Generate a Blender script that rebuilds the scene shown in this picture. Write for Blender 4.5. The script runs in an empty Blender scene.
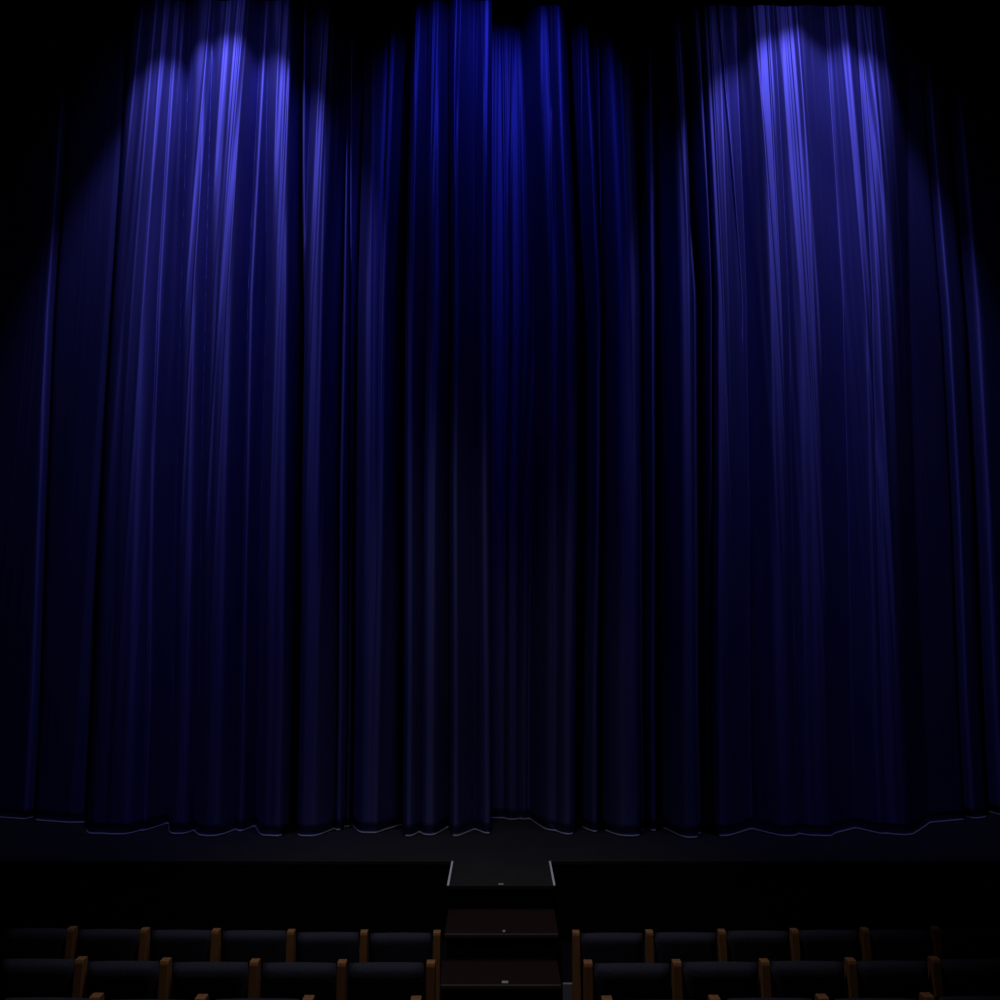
import bpy, bmesh, math, random
import numpy as np
from mathutils import Vector
random.seed(4)
C = bpy.context.scene
COL = C.collection
# ------------------------------------------------------------------ camera
F = 772.0
HORIZON = 600.0
PITCH = math.atan((HORIZON-500)/F)
EYE = 3.32
cam_d = bpy.data.cameras.new('camera'); cam = bpy.data.objects.new('camera', cam_d)
COL.objects.link(cam); C.camera = cam
cam_d.sensor_width = 36; cam_d.lens = F*36/1000; cam_d.clip_end = 100
cam.location = (0, 0, EYE); cam.rotation_euler = (math.pi/2+PITCH, 0, 0)
FW = np.array([0, math.cos(PITCH), math.sin(PITCH)]); UP = np.array([0, -math.sin(PITCH), math.cos(PITCH)])
def ray(u, v): return FW + UP*(500-v)/F + np.array([1, 0, 0])*(u-500)/F
def at_z(u, v, z): r = ray(u, v); return r*((z-EYE)/r[2]) + np.array([0, 0, EYE])
def at_y(u, v, y): r = ray(u, v); return r*(y/r[1]) + np.array([0, 0, EYE])
def at_d(u, v, c): return ray(u, v)*c + np.array([0, 0, EYE])
# ------------------------------------------------------------------ light
w = bpy.data.worlds.new('world'); C.world = w; w.use_nodes = True
w.node_tree.nodes['Background'].inputs[0].default_value = (0.10, 0.09, 0.4, 1)
w.node_tree.nodes['Background'].inputs[1].default_value = 0.0006
C.view_settings.view_transform = 'Standard'; C.view_settings.look = 'None'
C.view_settings.gamma = 1; C.view_settings.use_curve_mapping = False; C.view_settings.exposure = 0.0
Y0 = 9.20                                   # mean distance of the curtain
def spot(name, loc, target, color, power, angle, blend, radius=0.06):
    d = bpy.data.lights.new(name, 'SPOT'); d.color = color; d.energy = power
    d.spot_size = math.radians(angle); d.spot_blend = blend; d.shadow_soft_size = radius
    o = bpy.data.objects.new(name, d); COL.objects.link(o); o.location = loc
    o.rotation_euler = (Vector(target)-Vector(loc)).to_track_quat('-Z', 'Y').to_euler()
    return o
VIOLET = (0.31, 0.29, 1.0); BLUE = (0.07, 0.09, 1.0)
PL = at_y(228, 0, Y0); PR = at_y(797, 0, Y0); PC = at_y(495, 0, Y0)
for nm, P, dz, sc in (('left_stage_spot', PL, -0.06, 1.0), ('right_stage_spot', PR, 0.02, 0.9)):
    P = P+np.array([0, 0, dz])
    spot(nm, (P[0], Y0-2.05, P[2]+0.6), (P[0], Y0-2.05+math.cos(math.radians(61)), P[2]+0.6-math.sin(math.radians(61))), VIOLET, 450*sc, 59, 0.5)
    spot(nm+'_added_fill', (P[0], Y0-2.05, P[2]+0.6), (P[0], Y0-2.05+math.cos(math.radians(71)), P[2]+0.6-math.sin(math.radians(71))), VIOLET, 340*sc, 32, 1.0)  # extra fill beside the main spot, added to brighten the curtain's middle height
    spot(nm+'_spill', (P[0], Y0-1.9, P[2]+0.6), (P[0], Y0-0.35, P[2]-1.8), VIOLET, 42*sc, 95, 1.0)
spot('centre_stage_spot', (PC[0], Y0-1.8, P[2]+1.2), (PC[0], Y0-.3, PC[2]-1.8), BLUE, 230, 66, 1.0)
spot('house_light', (-0.5, 4.3, 8.6), (-0.45, 5.25, 0.6), (1, 0.95, 0.94), 420, 58, 1.0, 0.25)
spot('stage_wash', (-0.3, 7.1, 9.5), (-0.4, 7.45, 0.7), (0.92, 0.90, 1), 240, 47, 1.0, 0.25)
# ------------------------------------------------------------------ materials
def mat(name, base, rough=0.6, metallic=0.0, spec=0.5, noise=None, bump=None, stretch=(1, 1, 1), sheen=0.0, sheen_tint=(1, 1, 1)):
    m = bpy.data.materials.new(name); m.use_nodes = True; nt = m.node_tree; b = nt.nodes['Principled BSDF']
    b.inputs['Base Color'].default_value = (*base, 1); b.inputs['Roughness'].default_value = rough
    b.inputs['Metallic'].default_value = metallic; b.inputs['Specular IOR Level'].default_value = spec
    if sheen:
        b.inputs['Sheen Weight'].default_value = sheen; b.inputs['Sheen Tint'].default_value = (*sheen_tint, 1)
    if noise or bump:
        tc = nt.nodes.new('ShaderNodeTexCoord'); mp = nt.nodes.new('ShaderNodeMapping'); mp.inputs['Scale'].default_value = stretch
        n = nt.nodes.new('ShaderNodeTexNoise'); n.inputs['Scale'].default_value = (noise or bump)[0]; n.inputs['Detail'].default_value = 5
        nt.links.new(tc.outputs['Object'], mp.inputs[0]); nt.links.new(mp.outputs[0], n.inputs[0])
        if noise:
            mx = nt.nodes.new('ShaderNodeMix'); mx.data_type = 'RGBA'
            k = noise[1]
            mx.inputs[6].default_value = tuple(c*(1-k) for c in base)+(1,); mx.inputs[7].default_value = tuple(min(1, c*(1+k)) for c in base)+(1,)
            nt.links.new(n.outputs[0], mx.inputs[0]); nt.links.new(mx.outputs[2], b.inputs['Base Color'])
        if bump:
            bp = nt.nodes.new('ShaderNodeBump'); bp.inputs['Strength'].default_value = bump[1]; bp.inputs['Distance'].default_value = 0.01
            nt.links.new(n.outputs[0], bp.inputs['Height']); nt.links.new(bp.outputs[0], b.inputs['Normal'])
    return m
M = dict(
    curtain=mat('blue_satin_velvet', (0.125, 0.13, 0.37), 0.62, 0.70, 0.5, noise=(6, 0.12), stretch=(3, 3, 0.15)),
    hem=mat('grey_hem_lining', (0.42, 0.44, 0.40), 0.8),
    border=mat('black_border_cloth', (0.004, 0.004, 0.006), 0.95, spec=0.1, noise=(8, 0.3)),
    black=mat('black_paint', (0.003, 0.003, 0.004), 0.9, spec=0.1, noise=(5, 0.3)),
    stage=mat('black_stage_boards', (0.020, 0.0185, 0.0165), 0.75, spec=0.25, noise=(3, 0.25), bump=(30, 0.1)),
    carpet=mat('dark_carpet', (0.004, 0.004, 0.006), 0.95, spec=0.1, noise=(60, 0.4)),
    step=mat('dark_red_brown_step_wood', (0.016, 0.0055, 0.0052), 0.7, spec=0.2, noise=(7, 0.4), stretch=(0.4, 3, 3)),
    nose=mat('worn_step_nosing', (0.045, 0.032, 0.030), 0.6, noise=(12, 0.3)),
    tape=mat('white_edge_tape', (0.80, 0.80, 0.84), 0.7, noise=(20, 0.1)),
    metal=mat('steel_plate', (0.55, 0.55, 0.52), 0.4, 0.3),
    fabric=mat('charcoal_seat_fabric', (0.032, 0.033, 0.055), 0.9, spec=0.2, noise=(50, 0.25), bump=(300, 0.2)),
    shell=mat('black_seat_shell', (0.006, 0.006, 0.009), 0.6, spec=0.2, noise=(20, 0.2)),
    wood=mat('orange_brown_wood', (0.31, 0.14, 0.05), 0.5, noise=(9, 0.35), stretch=(5, 5, 0.6)),
    grey=mat('grey_blue_painted_metal', (0.20, 0.21, 0.25), 0.6, noise=(10, 0.15)),
)
nt = M['curtain'].node_tree; b = nt.nodes['Principled BSDF']   # satin: highlights stretch along the hanging threads
b.inputs['Anisotropic'].default_value = 0.6
cz = nt.nodes.new('ShaderNodeCombineXYZ'); cz.inputs[2].default_value = 1; nt.links.new(cz.outputs[0], b.inputs['Tangent'])
# ------------------------------------------------------------------ helpers
def link(name, bm, m, parent=None, smooth=False):
    me = bpy.data.meshes.new(name); bm.normal_update(); bm.to_mesh(me); bm.free()
    if smooth:
        for p in me.polygons: p.use_smooth = True
    me.materials.append(m)
    o = bpy.data.objects.new(name, me); COL.objects.link(o)
    if parent: o.parent = parent
    return o
def box(bm, x0, x1, y0, y1, z0, z1, bev=0.0, seg=2):
    r = bmesh.ops.create_cube(bm, size=1); vs = r['verts']
    for v in vs:
        v.co = Vector(((x0+x1)/2+v.co.x*(x1-x0), (y0+y1)/2+v.co.y*(y1-y0), (z0+z1)/2+v.co.z*(z1-z0)))
    if bev:
        es = list({e for v in vs for e in v.link_edges})
        bmesh.ops.bevel(bm, geom=es, offset=bev, segments=seg, affect='EDGES', profile=0.5)
def boxobj(name, m, dims, parent=None, bev=0.0, seg=2, smooth=False):
    bm = bmesh.new(); box(bm, *dims, bev=bev, seg=seg); return link(name, bm, m, parent, smooth)
def prism(bm, pts, x0, x1, bev=0.0):
    """outline in (y, z), extruded from x0 to x1"""
    a = [bm.verts.new((x0, y, z)) for y, z in pts]; b = [bm.verts.new((x1, y, z)) for y, z in pts]
    fs = [bm.faces.new(a[::-1]), bm.faces.new(b)]
    n = len(pts)
    for i in range(n): fs.append(bm.faces.new((a[i], a[(i+1) % n], b[(i+1) % n], b[i])))
    bmesh.ops.recalc_face_normals(bm, faces=fs)
    if bev:
        bmesh.ops.bevel(bm, geom=list({e for f in fs for e in f.edges}), offset=bev, segments=2, affect='EDGES', profile=0.5)
def struct(o): o['kind'] = 'structure'; return o
def empty(name, loc, label, cat, group=None):
    o = bpy.data.objects.new(name, None); COL.objects.link(o); o.location = loc
    o['label'] = label; o['category'] = cat
    if group: o['group'] = group
    return o
# ------------------------------------------------------------------ the hall
SZ = 0.75
SY = float(at_z(500, 861, SZ)[1])                           # front edge of the stage
WX = 9.0; YB = -1.5; YE = 11.2; ZT = 13.0
struct(boxobj('floor', M['carpet'], (-WX, WX, YB, YE, -0.2, 0.0)))
struct(boxobj('ceiling', M['black'], (-WX, WX, YB, YE, ZT, ZT+0.2)))
struct(boxobj('wall_left', M['black'], (-WX-0.2, -WX, YB, YE, 0, ZT)))
struct(boxobj('wall_right', M['black'], (WX, WX+0.2, YB, YE, 0, ZT)))
struct(boxobj('wall_back', M['black'], (-WX, WX, YE, YE+0.2, 0, ZT)))
struct(boxobj('stage', M['black'], (-WX, WX, SY+0.012, YE, 0, SZ-0.04)))
struct(boxobj('stage_floor', M['stage'], (-WX, WX, SY, YE, SZ-0.04, SZ), bev=0.006))
# ------------------------------------------------------------------ curtains
# crests of the folds: x in the picture at heights 100, 300, 500, 700; stand-off; roundness; slope left, right
RID = [
 (34,22,14,8,.20,.05,1.2,1.6),(62,53,46,42,.20,.05,.8,.8),(78,72,66,60,.18,.04,.8,.8),(101,100,94,90,.26,.015,.9,1.4),
 (118,112,106,103,.24,.03,.7,.7),(137,127,117,109,.42,.04,1.3,.8),(148,138,131,126,.44,.04,.8,1.4),(170,160,153,150,.30,.01,1.0,1.2),
 (198,192,188,185,.42,.02,1.3,1.6),(209,206,204,202,.24,.02,.7,.7),(221,219,215,213,.48,.02,1.0,.8),(233,227,222,218,.50,.022,.9,1.6),(247,240,236,234,.22,.02,.7,.7),
 (261,252,248,245,.32,.012,1.1,1.1),(279,281,277,275,.49,.02,1.2,.7),(292,290,286,283,.50,.018,.8,2.4),
 (310,308,305,303,.16,.012,.7,.7),(323,317,314,312,.50,.025,1.6,1.3),(350,346,342,341,.28,.012,1.0,1.0),
 (378,372,371,370,.38,.04,1.1,.6),(390,384,382,378,.38,.015,.8,1.2),(415,411,410,410,.50,.018,3.0,1.0),(422,420,419,418,.32,.03,.7,.7),
 (434,436,432,431,.46,.03,1.0,1.2),(447,446,444,443,.22,.012,.7,.7),(455,457,455,456,.50,.014,2.4,.7),(473,471,470,470,.34,.012,.7,.7),(486,484,485,487,.40,.014,.7,1.2)]
RIDR = [
 (497,496,495,495,.04,.01,.4,.4),(507,505,504,505,.10,.01,.7,.7),(516,517,514,513,.16,.03,.7,.7),(530,536,526,524,.14,.015,.7,.7),
 (545,553,552,551,.34,.03,1.2,.8),(562,571,571,567,.42,.03,.8,1.8),(579,584,586,586,.20,.02,.7,.7),(590,598,597,594,.32,.012,.8,1.4),
 (604,612,609,608,.30,.03,.7,.7),(622,628,628,628,.48,.03,.9,2.4),(650,652,652,651,.28,.01,1.0,1.0),(668,670,670,671,.28,.02,.7,.7),
 (681,684,686,687,.54,.02,1.3,3.5),(699,697,697,698,.02,.02,.5,.5),(707,714,715,712,.48,.03,2.0,.8),(722,725,727,728,.34,.03,.6,.6),(738,745,748,750,.34,.012,.8,.8),
 (750,758,762,764,.26,.03,.7,.7),(768,774,777,780,.48,.018,1.2,1.2),(783,790,793,795,.30,.02,.7,.7),(793,804,808,809,.47,.02,1.0,.6),(804,813,816,818,.48,.014,.8,1.5),
 (820,832,836,838,.28,.012,.8,.8),(829,841,846,848,.30,.02,.7,.7),(842,853,857,860,.28,.02,.8,.8),(853,865,870,874,.40,.014,1.2,.8),(861,872,879,883,.30,.014,.7,.8),
 (882,883,886,892,.44,.022,1.1,1.0),(892,898,904,908,.30,.02,.8,.8),(911,914,917,919,.30,.03,.8,.8),(926,930,936,942,.22,.03,.6,.6),(943,950,956,964,.26,.02,.6,1.2),
 (958,973,981,986,.18,.05,.8,.8),(985,1000,1008,1014,.1,.04,1,1)]
GAP = [(52,38,31,25,.05,.16),
       (302,303,302,300,.05,.30),(351,351,349,348,.015,.10),
       (570,577,577,576,.03,.20),(600,603,602,600,.015,.12),(685,697,698,698,.055,.35),(699,706,706,705,.02,.15),(719,736,0,0,.008,.12),
       (636,637,637,636,.02,.2),(942,959,969,975,.045,.2),(975,993,1002,1008,.08,.3)]
LV = (100, 300, 500, 700); YC = Y0+0.13
ZL = np.array([at_y(500, v, Y0)[2] for v in LV])[::-1]
def path(px, A, zs):
    xs = np.array([at_y(p, v, YC-A*0.8)[0] for p, v in zip(px, LV)])[::-1]
    out = np.interp(zs, ZL, xs)
    sl = (xs[-1]-xs[-2])/(ZL[-1]-ZL[-2]); out = np.where(zs > ZL[-1], xs[-1]+sl*(zs-ZL[-1])*0.8, out)
    sl = (xs[1]-xs[0])/(ZL[1]-ZL[0]); out = np.where(zs < ZL[0], xs[0]+sl*(zs-ZL[0])*0.5, out)
    return out
XA = float(at_y(112, 300, YC)[0]); XB = float(at_y(893, 300, YC)[0])
def curtain(name, x0, x1, ridges, base, nseed, label, wob):
    zt = float(at_y(500, -90, Y0)[2]); zs = np.linspace(SZ+0.008, zt, 90); nx = int((x1-x0)/0.0065)
    xs = np.linspace(x0, x1, nx)
    X, Z = np.meshgrid(xs, zs)
    E = np.full_like(X, -0.02)
    t = (Z-SZ)/(zt-SZ)
    soft = 1-0.5*np.clip((t-0.5)/0.4, 0, 1)**1.5         # pleats are shallower towards the heading
    for r in ridges:
        fl = r[6] <= .8 and r[7] <= .8 and r[4] < .36
        if r[1] < 116 or r[1] > 893 or (fl and r[1] < 345): continue
        c = path(r[:4], r[4], zs)[:, None]; A = r[4]*(0.2+0.8*soft)
        dx = X-c
        rad = r[5]
        px = r[1]
        outer = px < 116 or px > 893
        filler = r[6] <= .8 and r[7] <= .8 and r[4] < .36
        rr = 0.16 if outer else (0.02 if rad <= .0125 else min(.16, rad*(2.0 if filler else (2.2 if 345 < px < 600 else 5) if r[4] >= .42 else 2.4)))
        if filler and not outer: A = A-0.12
        d = (dx**4+rr**4)**0.25-rr
        k = soft*np.where(dx < 0, r[6], r[7])*(0.35 if outer else 1.8 if px < 345 else 2.1 if px < 700 else 1.05)
        E = np.maximum(E, 0) if False else np.logaddexp(E*150, (A-k*d)*150)/150
    for g in GAP:
        q = list(g[:4])
        if g[2] == 0: q[2] = q[3] = q[1]
        c = path(q, 0.1, zs)[:, None]; fade = 1.0
        if g[2] == 0: fade = 1/(1+np.exp(-(Z-ZL[-2])*3))
        E = E-g[5]*fade*np.exp(-((X-c)/g[4])**2)
    rs = np.random.RandomState(nseed)
    for i in range(120):                                   # fine gathers, strongest near the heading
        c = rs.uniform(x0, x1)+rs.uniform(-.02, .02)*(Z-5); wd = rs.uniform(.010, .03)
        E = E+rs.uniform(.003, .014)*np.where((c < XA) | (c > XB), 0.25, 1.0)*np.exp(-((X-c)/wd)**2)*np.clip(0.15+t*1.1, 0, 1)
    Y = base-E+wob(X)+0.30*np.maximum(0, XA-0.1-X)-0.13*np.clip((XA+0.1-X)/2.0, 0, 1)+0.28*np.maximum(0, X-XB)
    nz = len(zs)
    co = np.stack([X, Y, Z], -1).reshape(-1, 3)
    i = np.arange((nz-1)*nx).reshape(nz-1, nx)[:, :-1].ravel()
    fc = np.stack([i, i+1, i+nx+1, i+nx], -1)
    me = bpy.data.meshes.new(name); me.from_pydata(co.tolist(), [], fc.tolist()); me.update()
    for p in me.polygons: p.use_smooth = True
    me.materials.append(M['curtain'])
    o = bpy.data.objects.new(name, me); COL.objects.link(o)
    s = o.modifiers.new('thickness', 'SOLIDIFY'); s.thickness = 0.006; s.offset = 1
    o['label'] = label; o['category'] = 'curtain'
    # rolled hem along the bottom edge
    bm = bmesh.new(); prev = None; yb = Y[0]
    for j in range(0, nx, 3):
        ring = [bm.verts.new((xs[j], yb[j]-0.012+0.011*math.cos(a), SZ+0.013+0.011*math.sin(a))) for a in np.linspace(0, 2*math.pi, 7)[:-1]]
        if prev:
            for a in range(6): bm.faces.new((prev[a], prev[(a+1) % 6], ring[(a+1) % 6], ring[a]))
        prev = ring
    h = link('hem', bm, M['hem'], o, True); h['label'] = 'pale grey rolled hem'
    return o
bow = lambda X: 0.0*X
XL = -7.4; XR = 7.4
xm = float(at_y(491, 500, Y0)[0])
curtain('stage_curtain', XL, xm, RID, YC+0.02, 3, 'left half of the tall blue stage curtain, overlapping in front at the centre', bow)
curtain('stage_curtain', xm-0.35, XR, RIDR, YC+0.2, 8, 'right half of the tall blue stage curtain, tucked behind at the centre', lambda X: -0.2*np.clip((X-0.25)/0.5, 0, 1))
# black border across the top
bz = float(at_y(700, 5, Y0-2.6)[2])
bm = bmesh.new(); n = 260; rows = [bz, bz+0.35, bz+0.7]
grid = [[bm.verts.new((-7.6+15.2*i/n, Y0-2.6+0.010*math.sin(i*0.9)+0.005*math.sin(i*2.3), z+(0.06 if i < n*0.52 and z == bz else 0))) for i in range(n+1)] for z in rows]
for a in range(2):
    for i in range(n): bm.faces.new((grid[a][i], grid[a][i+1], grid[a+1][i+1], grid[a+1][i]))
o = link('border_curtain', bm, M['border'], None, True)
s = o.modifiers.new('thickness', 'SOLIDIFY'); s.thickness = 0.01
o['label'] = 'black border cloth hanging across the very top of the blue curtain'; o['category'] = 'curtain'
# ------------------------------------------------------------------ steps up to the stage
pf = at_z(500, 885.5, SZ); y1 = float(pf[1])
xw = float(at_z(554.4, 885.5, SZ)[0]); xl = -float(at_z(448.0, 885.5, SZ)[0])
z2 = SZ-0.21; z3 = SZ-0.42; z4 = SZ-0.57
y2 = float(at_z(500, 934.5, z2)[1]); y3 = float(at_z(500, 985.5, z3)[1])
st = empty('stage_steps', (0, (SY+y3)/2, 0), 'dark wooden steps in the centre aisle climbing to the black stage', 'steps')
def local(o): o.location = -st.location; return o
# v on the treads
platform = local(boxobj('platform', M['stage'], (-xl, xw, y1, SY-0.002, SZ-0.035, SZ), st, 0.004))
local(boxobj('platform_base', M['black'], (-xl+.02, xw-.02, y1+.03, SY, 0, SZ-0.035), st))
for s in (-1, 1):
    t = local(boxobj('edge_tape', M['tape'], ((xw if s > 0 else -xl)-0.009, (xw if s > 0 else -xl)+0.009, y1, SY-0.01, SZ-0.004, SZ+0.003), st)); t['label'] = 'white edge tape'
def tread(yb, yf, z, hw, cx):
    local(boxobj('tread', M['step'], (cx-hw, cx+hw, yf+0.022, yb, z-0.035, z), st))
    nb = local(boxobj('nosing', M['nose'], (cx-hw, cx+hw, yf, yf+0.022, z-0.03, z+0.001), st, 0.004)); nb['label'] = 'lighter worn nosing'
    local(boxobj('riser', M['black'], (cx-hw+.02, cx+hw-.02, yf+0.03, yf+0.05, 0, z-0.035), st))
h2 = float(at_z(558.5, 934.5, z2)[0]); h3 = float(at_z(561.3, 985.5, z3)[0])
tread(y1+0.03, y2, z2, h2-0.012, 0.012); tread(y2+0.03, y3, z3, h3, 0)
for u, v, z, wd in ((501, 884.5, SZ, .045), (504, 931.5, z2, .022), (505, 982.5, z3, .05)):
    p = at_z(u, v, z); local(boxobj('marker_plate', M['metal'], (p[0]-wd/2*1.0, p[0]+wd/2, p[1]-0.018, p[1]+0.018, z+0.001, z+0.006), st, 0.002))
# small grey box right of the lowest visible step
p = at_y(568, 983, y3+0.06)
g = boxobj('cable_box', M['grey'], (p[0]-0.042, p[0]+0.042, p[1]-0.012, p[1]+0.012, 0.0, p[2]), None, 0.005)
g['label'] = 'narrow grey-blue metal box standing right of the steps in the aisle'; g['category'] = 'box'
# ------------------------------------------------------------------ seats
def pillow_bm(w, h, t, lean, z0, y0, nx=14, nz=14):
    """upholstered panel: rounded outline, thicker middle"""
    bm = bmesh.new(); front = []; back = []
    def pt(i, j, side):
        a = -1+2*i/nx; b = -1+2*j/nz
        x = a*w/2*(1-0.03*max(0, b)**4); z = z0+(b+1)/2*h+(0.004*(1-a*a) if j == nz else 0)
        bul = (1-abs(a)**10)**.5*(1-abs(b)**16)**.5
        y = y0-lean*(z-z0)+side*(t/2)*bul
        return (x, y, z)
    for s in (-1, 1):
        g = [[bm.verts.new(pt(i, j, s)) for j in range(nz+1)] for i in range(nx+1)]
        for i in range(nx):
            for j in range(nz):
                f = (g[i][j], g[i+1][j], g[i+1][j+1], g[i][j+1]); bm.faces.new(f if s < 0 else f[::-1])
    bmesh.ops.remove_doubles(bm, verts=bm.verts, dist=1e-5)
    bmesh.ops.recalc_face_normals(bm, faces=bm.faces)
    return bm
PITCHX = 0.55; PW = 0.055
ZR = {}
def side_outline(H):
    # wooden standard with an arm: back post up to H, arm running forward (towards the stage, +y)
    return [(-0.05, 0.0), (0.20, 0.0), (0.20, 0.03), (0.09, 0.07), (0.07, 0.40), (0.035, H-0.02), (0.025, H), (-0.022, H), (-0.03, H-0.02), (-0.05, H-0.5)]
def make_seat(H, width):
    """origin: floor below the back, midway between the two standards"""
    t = bpy.data.objects.new('theatre_seat', None); COL.objects.link(t)
    bw = width-PW-0.022
    link('backrest', pillow_bm(bw, H-0.37-0.022, 0.085, 0.10, 0.37, 0.075), M['fabric'], t, True)
    bm = bmesh.new()                                    # tip-up cushion, folded upright
    prism(bm, [(0.13, 0.40), (0.20, 0.37), (0.25, 0.40), (0.235, 0.64), (0.20, 0.68), (0.155, 0.66)], -bw/2+.02, bw/2-.02, 0.018)
    link('seat_cushion', bm, M['fabric'], t)
    bm = bmesh.new(); prism(bm, side_outline(H), -PW/2, PW/2, 0.005)
    o = link('side_panel', bm, M['wood'], t); o['label'] = 'brown wooden side panel'
    return t
def copy_tree(o):
    r = o.copy(); COL.objects.link(r)
    for ch in o.children:
        c = ch.copy(); COL.objects.link(c); c.parent = r
    return r
rows = [  # row word, picture y of cap top, spacing, posts left (from aisle), posts right (from aisle)
 ('front row', 931.2, 74.0, [437, 364, 290.5, 214.5, 142, 67, -7], [576, 649.5, 722.5, 796, 868, 941, 1014]),
 ('second row', 961.4, 88.3, [431, 342, 254, 163.5, 77, -12], [588, 677, 765.5, 853, 939, 1028]),
 ('third row', 998.0, 107.8, [416, 308, 200, 93, -15], [607, 715, 824, 931, 1039])]
ORD = ['beside the centre aisle', 'second from the aisle', 'third from the aisle', 'fourth from the aisle', 'fifth from the aisle', 'at the frame edge']
for rn, vt, sp, left, right in rows:
    c = F*PITCHX/sp
    p = at_d(500, vt, c); yrow = float(p[1]); H = 0.96
    zf = float(p[2])-H if rn != 'front row' else 0.0
    H = float(p[2])-zf
    if zf > 0.01:
        tier = struct(boxobj('trim_%d' % (2 if rn == 'second row' else 3), M['carpet'], (-WX, WX, YB, yrow+0.52, 0, zf)))
    proto = None
    for side, posts, sgn in (('left', left, -1), ('right', right, 1)):
        xs = [float(at_d(u, vt, c)[0]) for u in posts]
        for i in range(len(xs)-1):
            a, b = xs[i], xs[i+1]
            wd = PITCHX
            if proto is None: t = proto = make_seat(H, wd)
            else: t = copy_tree(proto)
            t.location = ((a+b)/2, yrow+0.006*(a+b)**2/4, zf)
            k = ORD[i] if i < len(xs)-2 else ORD[5]
            t['label'] = 'dark fabric theatre seat, %s in the %s, %s block' % (k, rn, side)
            t['category'] = 'seat'; t['group'] = 'theatre seats in the %s' % rn
            for ch in t.children:
                if ch.name.startswith('side_panel'): ch.location.x = a-(a+b)/2; ch.location.y = 0
                else: ch.scale.x = (abs(b-a)-PW-0.012)/(PITCHX-PW-0.012)
                if ch.name.startswith('backrest'):
                    ch.location.z = random.uniform(-.006, .006)+(0.012 if (rn, side, i) == ('front row', 'left', 2) else 0)
                    ch.rotation_euler.y = random.uniform(-.006, .006)
        print(rn, side, 'y', round(yrow, 2), 'floor', round(zf, 3), 'H', round(H, 3), [round(x, 2) for x in xs])
print('stage', SY, 'platform', y1, y2, y3, 'xw', xw, h2, h3, 'top', PL[2])
